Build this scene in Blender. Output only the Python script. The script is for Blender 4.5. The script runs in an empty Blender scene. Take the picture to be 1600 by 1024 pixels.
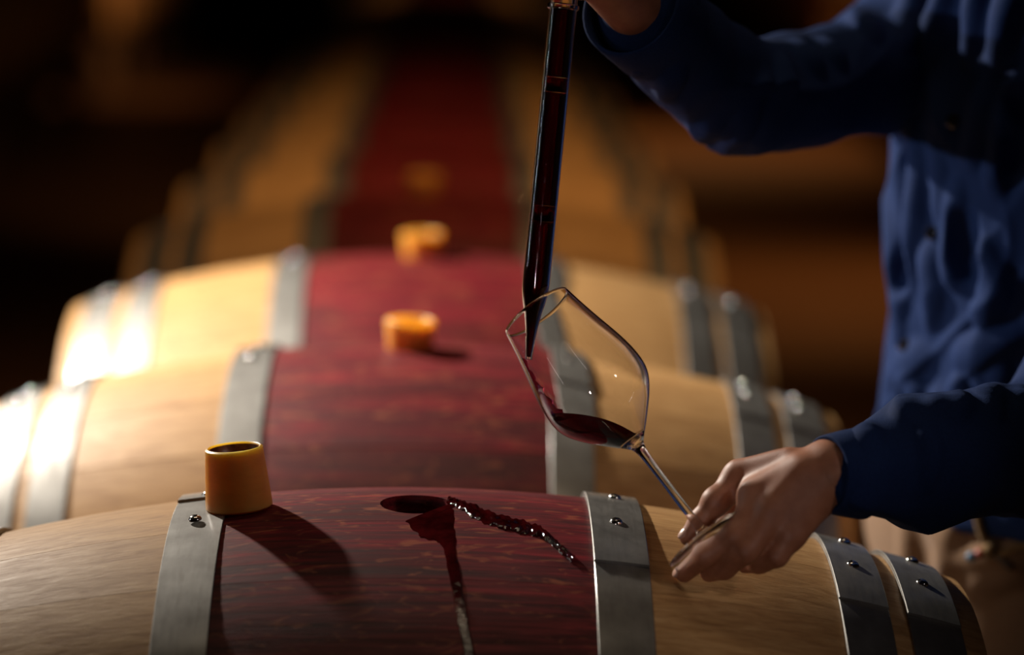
import bpy, bmesh, math, random
import numpy as np
import openvdb
from mathutils import Vector, Matrix
from mathutils.bvhtree import BVHTree

random.seed(7)
rng = np.random.default_rng(7)
SC = bpy.context.scene
COL = SC.collection
PI = math.pi

# ------------------------------------------------------------------ camera
F = 4486.0
CAM = Vector((0, 0, 1.6))
YAW, PITCH, ROLL = math.radians(1.172), math.radians(9.02), math.radians(0.65)
M3 = Matrix.Rotation(-YAW, 3, 'Z') @ Matrix.Rotation(PI / 2 - PITCH, 3, 'X') @ Matrix.Rotation(ROLL, 3, 'Z')
cam_data = bpy.data.cameras.new('camera')
cam = bpy.data.objects.new('camera', cam_data)
COL.objects.link(cam)
cam.matrix_world = Matrix.Translation(CAM) @ M3.to_4x4()
cam_data.sensor_width = 36
cam_data.lens = F / 1600 * 36
cam_data.clip_end = 200
cam_data.clip_start = 0.05
cam_data.dof.use_dof = True
cam_data.dof.focus_distance = 2.16
cam_data.dof.aperture_fstop = 2.3
SC.camera = cam

# ------------------------------------------------------------------ world, lights, exposure
W = bpy.data.worlds.new('world')
SC.world = W
W.use_nodes = True
W.node_tree.nodes['Background'].inputs[0].default_value = (0.9, 0.6, 0.4, 1)
W.node_tree.nodes['Background'].inputs[1].default_value = 0.002


def aim(o, target):
    o.rotation_euler = (Vector(target) - o.location).to_track_quat('-Z', 'Y').to_euler()


def strip_lamp(name, loc, target, along, energy, color, length, width, spread=180):
    z = (Vector(loc) - Vector(target)).normalized()
    x = Vector(along)
    x = (x - z * x.dot(z)).normalized()
    l = bpy.data.lights.new(name, 'AREA')
    l.shape, l.size, l.size_y, l.energy, l.color = 'RECTANGLE', length, width, energy, color
    l.spread = math.radians(spread)
    o = bpy.data.objects.new(name, l)
    COL.objects.link(o)
    o.matrix_world = Matrix.Translation(Vector(loc)) @ Matrix((x, z.cross(x), z)).transposed().to_4x4()
    return o


def spot(name, loc, target, energy, color, size, blend, radius):
    l = bpy.data.lights.new(name, 'SPOT')
    l.energy, l.color, l.spot_size, l.spot_blend, l.shadow_soft_size = energy, color, math.radians(size), blend, radius
    o = bpy.data.objects.new(name, l)
    COL.objects.link(o)
    o.location = loc
    aim(o, target)
    return o


def area(name, loc, target, energy, color, sx, sy):
    l = bpy.data.lights.new(name, 'AREA')
    l.shape = 'RECTANGLE'
    l.size, l.size_y, l.energy, l.color = sx, sy, energy, color
    o = bpy.data.objects.new(name, l)
    COL.objects.link(o)
    o.location = loc
    aim(o, target)
    return o


spot('key_spot', (-1.25, 3.68, 2.16), (-0.14, 3.03, 1.1), 440, (1.0, 0.92, 0.81), 68, 1.0, 0.04)
spot('shirt_fill_spot', (-2.7, 2.8, 1.5), (0.47, 2.5, 1.345), 138, (0.90, 0.94, 1.0), 11.5, 0.7, 0.05)  # unseen narrow spot, added to light the shirt front from the left
strip_lamp('ceiling_strip', (-0.1, 2.3, 3.0), (-0.1, 2.66, 1.0), (1, 0, 0), 0.75, (1.0, 0.80, 0.55), 1.2, 0.09, 60)
spot('row_spot', (0.35, 3.4, 3.5), (0.0, 5.2, 1.1), 165, (1.0, 0.60, 0.27), 62, 1.0, 0.1)
spot('row_spot_far', (0.3, 10.5, 3.5), (0.0, 13.0, 1.1), 50, (1.0, 0.58, 0.26), 66, 1.0, 0.1)
spot('aisle_spot', (1.5, 11.5, 3.4), (1.5, 11.0, 0), 95, (1.0, 0.5, 0.18), 62, 1.0, 0.15)
spot('aisle_spot_far', (1.5, 18, 3.4), (1.4, 17.0, 0), 130, (1.0, 0.5, 0.18), 66, 1.0, 0.15)
spot('left_row_spot', (-0.9, 18.5, 1.5), (-2.5, 20.5, 0.75), 85, (1.0, 0.55, 0.25), 60, 1.0, 0.15)

strip_lamp('bowl_glint_strip_right', (1.72, 0.62, 2.66), (0.06, 2.1, 1.28), (0.6, -0.25, -0.77), 0.06, (1.0, 0.86, 0.84), 0.6, 0.04, 10)  # unseen strip hung in the air, narrowed onto the bowl for a highlight line
strip_lamp('bowl_glint_strip_front', (-0.55, -0.9, 1.35), (0.06, 2.1, 1.28), (0.6, -0.25, -0.77), 0.06, (1.0, 0.86, 0.84), 0.6, 0.03, 10)  # second unseen strip, behind the camera, for another highlight line on the bowl
strip_lamp('thief_glint_strip', (-2.3, 2.55, 1.75), (0.06, 2.1, 1.35), (0, 0, 1), 3, (0.95, 0.97, 1.0), 0.8, 0.03)  # unseen upright strip, added for the white line on the thief's left edge

SC.view_settings.view_transform = 'Standard'
SC.view_settings.look = 'None'
SC.view_settings.gamma = 1
SC.view_settings.use_curve_mapping = False
SC.view_settings.exposure = 0.0
SC.cycles.use_denoising = True
SC.cycles.sample_clamp_indirect = 6
SC.cycles.max_bounces = 12
SC.cycles.transmission_bounces = 12


def P(px, py, d):
    """The point of the place seen at photo position (px, py), d metres down the row."""
    v = M3 @ Vector(((px - 800) / F, (512 - py) / F, -1))
    return CAM + v * (d / v.y)


# ------------------------------------------------------------------ helpers
def link(name, me, mat=None, parent=None):
    o = bpy.data.objects.new(name, me)
    COL.objects.link(o)
    if mat is not None and me is not None and len(me.materials) == 0:
        me.materials.append(mat)
    if parent is not None:
        o.parent = parent
    return o


def tag(o, label=None, cat=None, group=None, kind=None):
    for k, v in (('label', label), ('category', cat), ('group', group), ('kind', kind)):
        if v:
            o[k] = v
    return o


def empty(name, loc=(0, 0, 0)):
    o = bpy.data.objects.new(name, None)
    COL.objects.link(o)
    o.location = loc
    o.empty_display_size = 0.05
    return o


def mesh(name, verts, faces, smooth=True, angle=None, loc=None):
    me = bpy.data.meshes.new(name)
    me.from_pydata([tuple(v) for v in verts], [], [tuple(int(i) for i in f) for f in faces])
    bm = bmesh.new()
    bm.from_mesh(me)
    bmesh.ops.recalc_face_normals(bm, faces=bm.faces)
    bm.to_mesh(me)
    bm.free()
    if smooth:
        me.polygons.foreach_set('use_smooth', [True] * len(me.polygons))
        if angle:
            me.set_sharp_from_angle(angle=math.radians(angle))
    me.update()
    return me


def bm_mesh(name, bm, smooth=False, angle=None):
    me = bpy.data.meshes.new(name)
    bmesh.ops.recalc_face_normals(bm, faces=bm.faces)
    bm.to_mesh(me)
    bm.free()
    if smooth:
        me.polygons.foreach_set('use_smooth', [True] * len(me.polygons))
        if angle:
            me.set_sharp_from_angle(angle=math.radians(angle))
    return me


def add_box(bm, lo, hi, bevel=0.0):
    r = bmesh.ops.create_cube(bm, size=1)
    vs = r['verts']
    c = [(a + b) / 2 for a, b in zip(lo, hi)]
    s = [b - a for a, b in zip(lo, hi)]
    for v in vs:
        v.co = Vector((c[0] + v.co.x * s[0], c[1] + v.co.y * s[1], c[2] + v.co.z * s[2]))
    if bevel:
        es = list({e for v in vs for e in v.link_edges})
        bmesh.ops.bevel(bm, geom=es, offset=bevel, segments=2, affect='EDGES', profile=0.5)


def lathe(profile, seg=64, close_top=True, close_bottom=True, closed=False):
    """profile: [(r, z)] -> verts, faces round the z axis."""
    verts, faces, rings = [], [], []
    for r, z in profile:
        if r < 1e-6:
            rings.append([len(verts)])
            verts.append((0, 0, z))
        else:
            rings.append(list(range(len(verts), len(verts) + seg)))
            verts += [(r * math.cos(2 * PI * i / seg), r * math.sin(2 * PI * i / seg), z) for i in range(seg)]
    pairs = list(zip(rings, rings[1:]))
    if closed:
        pairs.append((rings[-1], rings[0]))
    for a, b in pairs:
        for i in range(seg):
            j = (i + 1) % seg
            if len(a) == 1 and len(b) == 1:
                continue
            if len(a) == 1:
                faces.append((a[0], b[i], b[j]))
            elif len(b) == 1:
                faces.append((a[i], b[0], a[j]))
            else:
                faces.append((a[i], b[i], b[j], a[j]))
    if not closed:
        if close_bottom and len(rings[0]) > 1:
            faces.append(tuple(reversed(rings[0])))
        if close_top and len(rings[-1]) > 1:
            faces.append(tuple(rings[-1]))
    return verts, faces


def frame_for(axis, ref=(0, 0, 1)):
    z = Vector(axis).normalized()
    x = Vector(ref).cross(z)
    if x.length < 1e-4:
        x = Vector((1, 0, 0)).cross(z)
    x.normalize()
    y = z.cross(x)
    m = Matrix((x, y, z)).transposed()
    return m


def tube(pts, radii, seg=12, cap=True):
    """A round tube along points, with verts and faces."""
    pts = [Vector(p) for p in pts]
    n = len(pts)
    if not hasattr(radii, '__len__'):
        radii = [radii] * n
    verts, faces = [], []
    up = None
    for i, p in enumerate(pts):
        t = (pts[min(i + 1, n - 1)] - pts[max(i - 1, 0)]).normalized()
        if up is None:
            up = Vector((0, 0, 1)) if abs(t.z) < 0.9 else Vector((1, 0, 0))
        a = (up - t * up.dot(t)).normalized()
        up = a
        b = t.cross(a)
        for k in range(seg):
            an = 2 * PI * k / seg
            verts.append(p + (a * math.cos(an) + b * math.sin(an)) * radii[i])
    for i in range(n - 1):
        for k in range(seg):
            k2 = (k + 1) % seg
            faces.append((i * seg + k, i * seg + k2, (i + 1) * seg + k2, (i + 1) * seg + k))
    if cap:
        faces.append(tuple(range(seg))[::-1])
        faces.append(tuple(range((n - 1) * seg, n * seg)))
    return verts, faces


def smooth_path(pts, n=6):
    """Catmull-Rom through points (any dimension)."""
    pts = [np.array(p, float) for p in pts]
    ext = [2 * pts[0] - pts[1]] + pts + [2 * pts[-1] - pts[-2]]
    out = []
    for i in range(1, len(ext) - 2):
        p0, p1, p2, p3 = ext[i - 1:i + 3]
        for k in range(n):
            t = k / n
            out.append(0.5 * ((2 * p1) + (-p0 + p2) * t + (2 * p0 - 5 * p1 + 4 * p2 - p3) * t * t + (-p0 + 3 * p1 - 3 * p2 + p3) * t ** 3))
    out.append(pts[-1])
    return out


# ------------------------------------------------------------------ materials
def new_mat(name):
    m = bpy.data.materials.new(name)
    m.use_nodes = True
    nt = m.node_tree
    return m, nt, nt.nodes['Principled BSDF']


def node(nt, typ, **kw):
    n = nt.nodes.new(typ)
    for k, v in kw.items():
        if k in ('operation', 'blend_type', 'data_type', 'noise_dimensions', 'wave_type', 'bands_direction', 'feature', 'interpolation_type', 'clamp'):
            setattr(n, k, v)
        else:
            n.inputs[k].default_value = v
    return n


def ramp(nt, src, stops):
    n = nt.nodes.new('ShaderNodeValToRGB')
    el = n.color_ramp.elements
    while len(el) < len(stops):
        el.new(0.5)
    for e, (p, c) in zip(el, stops):
        e.position = p
        e.color = (c[0], c[1], c[2], 1) if hasattr(c, '__len__') else (c, c, c, 1)
    nt.links.new(src, n.inputs[0])
    return n.outputs[0]


def mixc(nt, fac, a, b, mode='MIX'):
    n = nt.nodes.new('ShaderNodeMix')
    n.data_type = 'RGBA'
    n.blend_type = mode
    for sock, v in ((n.inputs[0], fac), (n.inputs[6], a), (n.inputs[7], b)):
        if isinstance(v, bpy.types.NodeSocket):
            nt.links.new(v, sock)
        elif hasattr(v, '__len__'):
            sock.default_value = (v[0], v[1], v[2], 1)
        else:
            sock.default_value = v
    return n.outputs[2]


def math_n(nt, op, a, b=None, clamp=False):
    n = nt.nodes.new('ShaderNodeMath')
    n.operation = op
    n.use_clamp = clamp
    for i, v in enumerate((a, b)):
        if v is None:
            continue
        if isinstance(v, bpy.types.NodeSocket):
            nt.links.new(v, n.inputs[i])
        else:
            n.inputs[i].default_value = v
    return n.outputs[0]


def coords(nt, scale=(1, 1, 1), rand=False):
    tc = nt.nodes.new('ShaderNodeTexCoord')
    src = tc.outputs['Object']
    if rand:
        oi = nt.nodes.new('ShaderNodeObjectInfo')
        ad = nt.nodes.new('ShaderNodeVectorMath')
        ad.operation = 'ADD'
        sc = nt.nodes.new('ShaderNodeVectorMath')
        sc.operation = 'SCALE'
        sc.inputs[0].default_value = (3.1, 7.7, 5.3)
        nt.links.new(oi.outputs['Random'], sc.inputs['Scale'])
        nt.links.new(src, ad.inputs[0])
        nt.links.new(sc.outputs[0], ad.inputs[1])
        src = ad.outputs[0]
    mp = nt.nodes.new('ShaderNodeMapping')
    mp.inputs['Scale'].default_value = scale
    nt.links.new(src, mp.inputs['Vector'])
    return mp.outputs[0]


def noise(nt, vec, scale, detail=4, rough=0.55, dist=0.0):
    n = nt.nodes.new('ShaderNodeTexNoise')
    n.inputs['Scale'].default_value = scale
    n.inputs['Detail'].default_value = detail
    n.inputs['Roughness'].default_value = rough
    n.inputs['Distortion'].default_value = dist
    nt.links.new(vec, n.inputs['Vector'])
    return n.outputs['Fac']


def bump(nt, bsdf, height, strength, dist=0.001):
    b = nt.nodes.new('ShaderNodeBump')
    b.inputs['Strength'].default_value = strength
    b.inputs['Distance'].default_value = dist
    nt.links.new(height, b.inputs['Height'])
    nt.links.new(b.outputs[0], bsdf.inputs['Normal'])


def simple(name, col, rough=0.5, metal=0.0, **kw):
    m, nt, b = new_mat(name)
    b.inputs['Base Color'].default_value = (*col, 1)
    b.inputs['Roughness'].default_value = rough
    b.inputs['Metallic'].default_value = metal
    for k, v in kw.items():
        b.inputs[k.replace('_', ' ')].default_value = v
    return m


def barrel_wood():
    m, nt, b = new_mat('barrel_oak')
    tc = nt.nodes.new('ShaderNodeTexCoord')
    sep = nt.nodes.new('ShaderNodeSeparateXYZ')
    nt.links.new(tc.outputs['Object'], sep.inputs[0])
    grain = noise(nt, coords(nt, (1.2, 34, 34), True), 4.5, 6, 0.62, 0.6)
    fine = noise(nt, coords(nt, (6, 220, 220), True), 3.0, 3, 0.6)
    broad = noise(nt, coords(nt, (2, 9, 9), True), 2.0, 3, 0.5)
    fleck = noise(nt, coords(nt, (16, 40, 40), True), 1.6, 2, 0.5, 2.2)
    oi = nt.nodes.new('ShaderNodeObjectInfo')
    oak = ramp(nt, grain, [(0.25, (0.33, 0.165, 0.058)), (0.5, (0.50, 0.285, 0.112)), (0.75, (0.63, 0.395, 0.18))])
    tone = ramp(nt, oi.outputs['Random'], [(0.0, (0.84, 0.80, 0.76)), (1.0, (1.08, 1.05, 1.02))])
    oak = mixc(nt, 1.0, oak, tone, 'MULTIPLY')
    oak = mixc(nt, ramp(nt, fine, [(0.58, 0.0), (0.75, 0.35)]), oak, (0.2, 0.1, 0.045))
    red = ramp(nt, grain, [(0.30, (0.030, 0.002, 0.003)), (0.5, (0.125, 0.007, 0.011)), (0.68, (0.27, 0.018, 0.024))])
    red = mixc(nt, ramp(nt, fine, [(0.5, 0.0), (0.72, 0.6)]), red, (0.03, 0.004, 0.004))
    red = mixc(nt, ramp(nt, broad, [(0.5, 0.0), (0.68, 0.65)]), red, (0.05, 0.007, 0.006))
    red = mixc(nt, ramp(nt, fleck, [(0.58, 0.0), (0.70, 0.65)]), red, (0.32, 0.085, 0.036))
    ax = math_n(nt, 'ABSOLUTE', sep.outputs[0])
    wob = math_n(nt, 'MULTIPLY', math_n(nt, 'SUBTRACT', grain, 0.5), 0.012)
    ax = math_n(nt, 'ADD', ax, wob)
    mask = ramp(nt, math_n(nt, 'MULTIPLY', ax, 4.0), [(0.566, 1.0), (0.590, 0.0)])
    col = mixc(nt, mask, oak, red)
    nt.links.new(col, b.inputs['Base Color'])
    nt.links.new(mixc(nt, mask, ramp(nt, grain, [(0.3, 0.62), (0.7, 0.48)]), ramp(nt, grain, [(0.3, 0.56), (0.7, 0.46)])), b.inputs['Roughness'])
    b.inputs['Specular IOR Level'].default_value = 0.28
    hgt = math_n(nt, 'ADD', math_n(nt, 'MULTIPLY', fine, 0.6), grain)
    bump(nt, b, hgt, 0.5, 0.0006)
    return m


def steel():
    m, nt, b = new_mat('galvanised_steel')
    a = noise(nt, coords(nt, (9, 9, 9), True), 3.5, 5, 0.6)
    s = noise(nt, coords(nt, (120, 14, 14), True), 2.0, 4, 0.65)
    c = ramp(nt, a, [(0.3, (0.15, 0.14, 0.126)), (0.7, (0.25, 0.24, 0.222))])
    c = mixc(nt, ramp(nt, s, [(0.55, 0.0), (0.7, 0.35)]), c, (0.16, 0.14, 0.115))
    nt.links.new(c, b.inputs['Base Color'])
    b.inputs['Metallic'].default_value = 0.8
    b.inputs['Coat Weight'].default_value = 0.6
    b.inputs['Coat Roughness'].default_value = 0.2
    nt.links.new(ramp(nt, s, [(0.3, 0.54), (0.7, 0.66)]), b.inputs['Roughness'])
    bump(nt, b, s, 0.12, 0.0005)
    return m


def fabric(name, col, col2, scale=900, sheen=0.3):
    m, nt, b = new_mat(name)
    v = coords(nt)
    w = noise(nt, v, scale, 2, 0.5)
    br = noise(nt, v, 14, 4, 0.6)
    c = mixc(nt, br, col, col2)
    c = mixc(nt, ramp(nt, w, [(0.4, 0.0), (0.7, 0.45)]), c, tuple(x * 0.5 for x in col))
    nt.links.new(c, b.inputs['Base Color'])
    b.inputs['Roughness'].default_value = 0.8
    b.inputs['Sheen Weight'].default_value = sheen
    b.inputs['Specular IOR Level'].default_value = 0.08
    bump(nt, b, w, 0.35, 0.0005)
    return m


def skin():
    m, nt, b = new_mat('skin')
    v = coords(nt)
    n1 = noise(nt, v, 60, 4, 0.6)
    n2 = noise(nt, v, 700, 3, 0.6)
    c = ramp(nt, n1, [(0.3, (0.29, 0.108, 0.055)), (0.7, (0.40, 0.165, 0.088))])
    nt.links.new(c, b.inputs['Base Color'])
    b.inputs['Roughness'].default_value = 0.52
    b.inputs['Subsurface Weight'].default_value = 0.12
    b.inputs['Subsurface Radius'].default_value = (0.01, 0.004, 0.002)
    b.inputs['Subsurface Scale'].default_value = 0.5
    bump(nt, b, n2, 0.3, 0.0004)
    return m


def stone(name, c1, c2, scale, rough=0.7):
    m, nt, b = new_mat(name)
    v = coords(nt)
    n1 = noise(nt, v, scale, 6, 0.6)
    nt.links.new(ramp(nt, n1, [(0.3, c1), (0.7, c2)]), b.inputs['Base Color'])
    b.inputs['Roughness'].default_value = rough
    bump(nt, b, noise(nt, v, scale * 8, 4, 0.6), 0.3, 0.01)
    return m


M_OAK = barrel_wood()
M_STEEL = steel()
M_HEAD = simple('head_oak', (0.42, 0.24, 0.11), 0.6)
M_BEAM = stone('rough_timber', (0.16, 0.085, 0.04), (0.28, 0.16, 0.08), 6, 0.75)
M_FLOOR = stone('terracotta_floor', (0.30, 0.14, 0.06), (0.42, 0.21, 0.09), 1.2, 0.55)
M_WALL = stone('cellar_plaster', (0.16, 0.10, 0.06), (0.26, 0.17, 0.10), 1.4, 0.85)
M_CEIL = stone('cellar_ceiling', (0.10, 0.07, 0.05), (0.16, 0.11, 0.08), 1.4, 0.9)
M_SHIRT = fabric('navy_cotton', (0.009, 0.022, 0.080), (0.013, 0.031, 0.105), 700, 0.0)
M_TROUSERS = fabric('khaki_twill', (0.21, 0.125, 0.072), (0.27, 0.165, 0.10), 600, 0.15)
M_CORD = fabric('braided_cord', (0.26, 0.16, 0.07), (0.12, 0.07, 0.03), 900, 0.1)
M_SKIN = skin()
M_NAIL = simple('fingernail', (0.55, 0.32, 0.24), 0.3)
M_HAIR = simple('dark_hair', (0.02, 0.013, 0.01), 0.5)
M_EYE = simple('eye_white', (0.75, 0.72, 0.68), 0.15)
M_IRIS = simple('iris', (0.05, 0.025, 0.012), 0.1)
M_LIP = simple('lips', (0.38, 0.14, 0.11), 0.4)
M_BUTTON = simple('dark_button', (0.012, 0.012, 0.016), 0.12, 0.0, Specular_IOR_Level=0.8, Coat_Weight=0.6)
M_SHOE = simple('shoe_leather', (0.05, 0.028, 0.016), 0.35)
M_SOLE = simple('shoe_sole', (0.03, 0.025, 0.02), 0.7)
M_GLASS = simple('clear_glass', (1, 1, 1), 0.0, 0.0, Transmission_Weight=1.0, IOR=1.47)
M_WINE = simple('red_wine', (0.22, 0.004, 0.020), 0.0, 0.0, Transmission_Weight=1.0, IOR=1.34)
M_WINE_DARK = simple('red_wine_deep', (0.06, 0.0006, 0.004), 0.0, 0.0, Transmission_Weight=0.9, IOR=1.34)
M_WINE_FILM = simple('red_wine_film', (0.55, 0.06, 0.14), 0.02, 0.0, Transmission_Weight=1.0, IOR=1.34)


def silicone():
    m, nt, b = new_mat('amber_silicone')
    v = coords(nt, (1, 1, 3))
    n1 = noise(nt, v, 30, 4, 0.6)
    nt.links.new(ramp(nt, n1, [(0.35, (0.70, 0.265, 0.036)), (0.7, (0.80, 0.33, 0.05))]), b.inputs['Base Color'])
    b.inputs['Roughness'].default_value = 0.42
    b.inputs['Subsurface Weight'].default_value = 0.85
    b.inputs['Subsurface Radius'].default_value = (0.032, 0.022, 0.008)
    b.inputs['Subsurface Scale'].default_value = 1.0
    return m


def silicone_inside():
    m, nt, b = new_mat('wine_stained_silicone')
    n1 = noise(nt, coords(nt), 90, 4, 0.6, 1.0)
    nt.links.new(ramp(nt, n1, [(0.4, (0.10, 0.018, 0.008)), (0.65, (0.30, 0.11, 0.035))]), b.inputs['Base Color'])
    b.inputs['Roughness'].default_value = 0.35
    return m


def wet_wood(name, fine, strength, rough=0.08):
    m, nt, b = new_mat(name)
    n1 = noise(nt, coords(nt), fine, 4, 0.6)
    n2 = noise(nt, coords(nt), 45, 3, 0.5)
    nt.links.new(ramp(nt, n2, [(0.35, (0.016, 0.0006, 0.001)), (0.7, (0.06, 0.003, 0.004))]), b.inputs['Base Color'])
    b.inputs['Roughness'].default_value = rough
    b.inputs['Specular IOR Level'].default_value = 0.6 if strength > 0.2 else 1.0
    bump(nt, b, math_n(nt, 'ADD', n1, n2), strength, 0.003)
    return m


M_SIL, M_SIL_IN, M_SPILL = silicone(), silicone_inside(), wet_wood('spilled_wine', 160, 0.25)
M_GLINT = wet_wood('beaded_wine', 300, 0.12, 0.07)

# ------------------------------------------------------------------ the cellar
def slab(name, lo, hi, mat):
    bm = bmesh.new()
    add_box(bm, lo, hi)
    return tag(link(name, bm_mesh(name, bm), mat), kind='structure')


slab('floor', (-4.6, -3, -0.1), (4.6, 36, 0), M_FLOOR)
slab('ceiling', (-4.6, -3, 3.7), (4.6, 36, 3.8), M_CEIL)
slab('wall_left', (-4.7, -3, 0), (-4.6, 36, 3.7), M_WALL)
slab('wall_right', (4.6, -3, 0), (4.7, 36, 3.7), M_WALL)
slab('wall_back', (-4.7, 36, 0), (4.7, 36.1, 3.7), M_WALL)
slab('wall_front', (-4.7, -3.1, 0), (4.7, -3, 3.7), M_WALL)

# ------------------------------------------------------------------ barrels
ZC = 0.774        # height of the barrels' axes
D0 = 2.16
PITCH_Y = 0.703
HALF = 0.43


def RB(x):
    return 0.35 - 0.373 * x * x


def stave_mesh(name, n, stations, arcs, gap, thick=0.026, cham=0.0005):
    """One curved oak stave, centred on local +z, its origin on the barrel's axis."""
    half = PI / n
    xs = np.linspace(-HALF, HALF, stations)
    verts, faces = [], []
    ring = None
    for x in xs:
        R = RB(x)
        g = gap / R
        prof = []
        a0, a1 = -half + g, half - g
        ca = cham / R
        prof.append((a0, R - cham))
        for k in range(arcs + 1):
            prof.append((a0 + ca + (a1 - a0 - 2 * ca) * k / arcs, R))
        prof.append((a1, R - cham))
        prof.append((a1, R - thick))
        for k in range(1, arcs):
            prof.append((a1 + (a0 - a1) * k / arcs, R - thick))
        prof.append((a0, R - thick))
        ring = len(prof)
        verts += [(x, r * math.sin(a), r * math.cos(a)) for a, r in prof]
    for i in range(len(xs) - 1):
        for k in range(ring):
            k2 = (k + 1) % ring
            faces.append((i * ring + k, i * ring + k2, (i + 1) * ring + k2, (i + 1) * ring + k))
    faces.append(tuple(range(ring)))
    faces.append(tuple(range((len(xs) - 1) * ring, len(xs) * ring))[::-1])
    return mesh(name, verts, faces, True, 25)


def drilled(me, r, dx=0.0):
    """A copy of the stave with the bung hole drilled through at x = 0."""
    o = link('bung_stave', me.copy())
    v, f = lathe([(r, 0.25), (r, 0.45)], 48)
    v = [(x + dx, y, z) for x, y, z in v]
    cut = link('cutter', mesh('cutter', v, f, False))
    md = o.modifiers.new('hole', 'BOOLEAN')
    md.operation, md.object, md.solver = 'DIFFERENCE', cut, 'EXACT'
    bpy.context.view_layer.update()
    dg = bpy.context.evaluated_depsgraph_get()
    out = bpy.data.meshes.new_from_object(o.evaluated_get(dg))
    out.name = 'bung_stave'
    bpy.data.objects.remove(o)
    bpy.data.objects.remove(cut)
    out.polygons.foreach_set('use_smooth', [True] * len(out.polygons))
    out.set_sharp_from_angle(angle=math.radians(25))
    return out


def hoop_mesh(x0, x1, seg=96, t=0.0022, lap=None):
    """A steel band with a bevelled edge between x0 and x1; lap=(from, to) adds the overlapping end."""
    verts, faces = [], []

    def band(a0, a1, n, lift, closed):
        base = len(verts)
        e = 0.0006
        for i in range(n if closed else n + 1):
            a = a0 + (a1 - a0) * i / n
            for x, dr in ((x0, 0.0), (x0, t - e), (x0 + e, t), ((x0 + x1) / 2, t + 0.0002), (x1 - e, t), (x1, t - e), (x1, 0.0)):
                R = RB(x) + dr + lift + 0.0002
                verts.append((x, R * math.sin(a), R * math.cos(a)))
        m = 7
        cnt = n if closed else n
        for i in range(cnt):
            j = (i + 1) % n if closed else i + 1
            for k in range(m):
                k2 = (k + 1) % m
                faces.append((base + i * m + k, base + i * m + k2, base + j * m + k2, base + j * m + k))
        if not closed:
            faces.append(tuple(range(base, base + m)))
            faces.append(tuple(range(base + n * m, base + n * m + m)))

    band(0, 2 * PI, seg, 0, True)
    if lap:
        band(math.radians(lap[0]), math.radians(lap[1]), 14, t + 0.0002, False)
    return mesh('hoop', verts, faces, True, 30)


def rivet_mesh():
    prof = [(0.0052, 0.0), (0.0052, 0.0006), (0.0044, 0.0021), (0.0027, 0.0033), (0.0, 0.0037)]
    v, f = lathe(prof, 16)
    return mesh('rivet', v, f, True, 50)


NST = 26
ST_FINE = stave_mesh('stave', NST, 25, 4, 0.00003, cham=0.00018)
ST_MID = stave_mesh('stave', NST, 15, 3, 0.0002)
ST_HOLE_FINE = drilled(ST_FINE, 0.0268, 0.0055)
ST_HOLE_MID = drilled(ST_MID, 0.0245)
for me_ in (ST_FINE, ST_MID):
    me_.materials.append(M_OAK)
for me_ in (ST_HOLE_FINE, ST_HOLE_MID):
    me_.materials.clear()
    me_.materials.append(M_OAK)
HOOPS = [(-0.413, -0.372), (-0.358, -0.320), (-0.179, -0.138), (0.138, 0.179), (0.320, 0.358), (0.372, 0.413)]
HOOP_ME = []
for a_, b_ in HOOPS:
    h_ = hoop_mesh(a_, b_, 120, lap=(-16, 22) if a_ > 0 else (6, 40))
    h_.materials.append(M_STEEL)
    HOOP_ME.append(h_)
RIVET = rivet_mesh()
RIVET.materials.append(simple('polished_rivet', (0.62, 0.60, 0.57), 0.16, 1.0))
v_, f_ = lathe([(0.0, -0.011), (0.245, -0.011), (0.256, 0.0), (0.245, 0.011), (0.0, 0.011)], 64)
HEAD_ME = mesh('head', [(z, x, y) for x, y, z in v_], f_, True, 30)
HEAD_ME.materials.append(M_HEAD)


def barrel(loc, fine, hole, label, group, yaw=0.0, roll=0.0):
    root = empty('oak_barrel', loc)
    root.rotation_euler = (roll, 0, yaw)
    tag(root, label, 'barrel', group)
    for k in range(NST):
        me = (ST_FINE if fine else ST_MID) if k or not hole else (ST_HOLE_FINE if fine else ST_HOLE_MID)
        s = link('stave', me, None, root)
        s.rotation_euler = (2 * PI * k / NST, 0, 0)
    for (a, b), me in zip(HOOPS, HOOP_ME):
        h = link('hoop', me, None, root)
        xm = (a + b) / 2
        slope = -2 * 0.373 * xm
        for ang, dx in ((-math.radians(8.0), 0.002), (math.radians(5.0), -0.001)):
            r = link('rivet', RIVET, None, h)
            R = RB(xm) + 0.0044
            n = Vector((-slope, -math.sin(ang), math.cos(ang))).normalized()
            r.location = (xm + dx, -R * math.sin(ang), R * math.cos(ang))
            r.rotation_euler = n.to_track_quat('Z', 'Y').to_euler()
    for x in (-0.40, 0.40):
        h = link('head', HEAD_ME, None, root)
        h.location = (x, 0, 0)
    return root


ordinal = ['first', 'second', 'third', 'fourth', 'fifth', 'sixth', 'seventh', 'eighth', 'ninth', 'tenth', 'eleventh', 'twelfth', 'thirteenth', 'fourteenth', 'fifteenth', 'sixteenth', 'seventeenth', 'eighteenth', 'nineteenth', 'twentieth']
ROW_X = [-0.034, -0.043, -0.044, -0.043, -0.04, -0.04, -0.042, -0.038, -0.04, -0.043, -0.04, -0.04, -0.04, -0.042, -0.04, -0.038, -0.04, -0.04, -0.042, -0.04]
BARRELS = []
for k, bx in enumerate(ROW_X):
    if k == 0:
        lab = 'oak barrel nearest the camera with open bung hole and spilled red wine'
    elif k == 1:
        lab = 'second oak barrel from the front with amber bung on its red middle'
    else:
        lab = f'out of focus oak barrel, {ordinal[k]} from the front of the middle row'
    BARRELS.append(barrel((bx, D0 + PITCH_Y * k, ZC), k == 0, k <= 3, lab, 'oak barrels in the middle row',
                          yaw=-0.012 if k == 1 else 0.0, roll=0.047 if k == 0 else 0.0))


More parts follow.
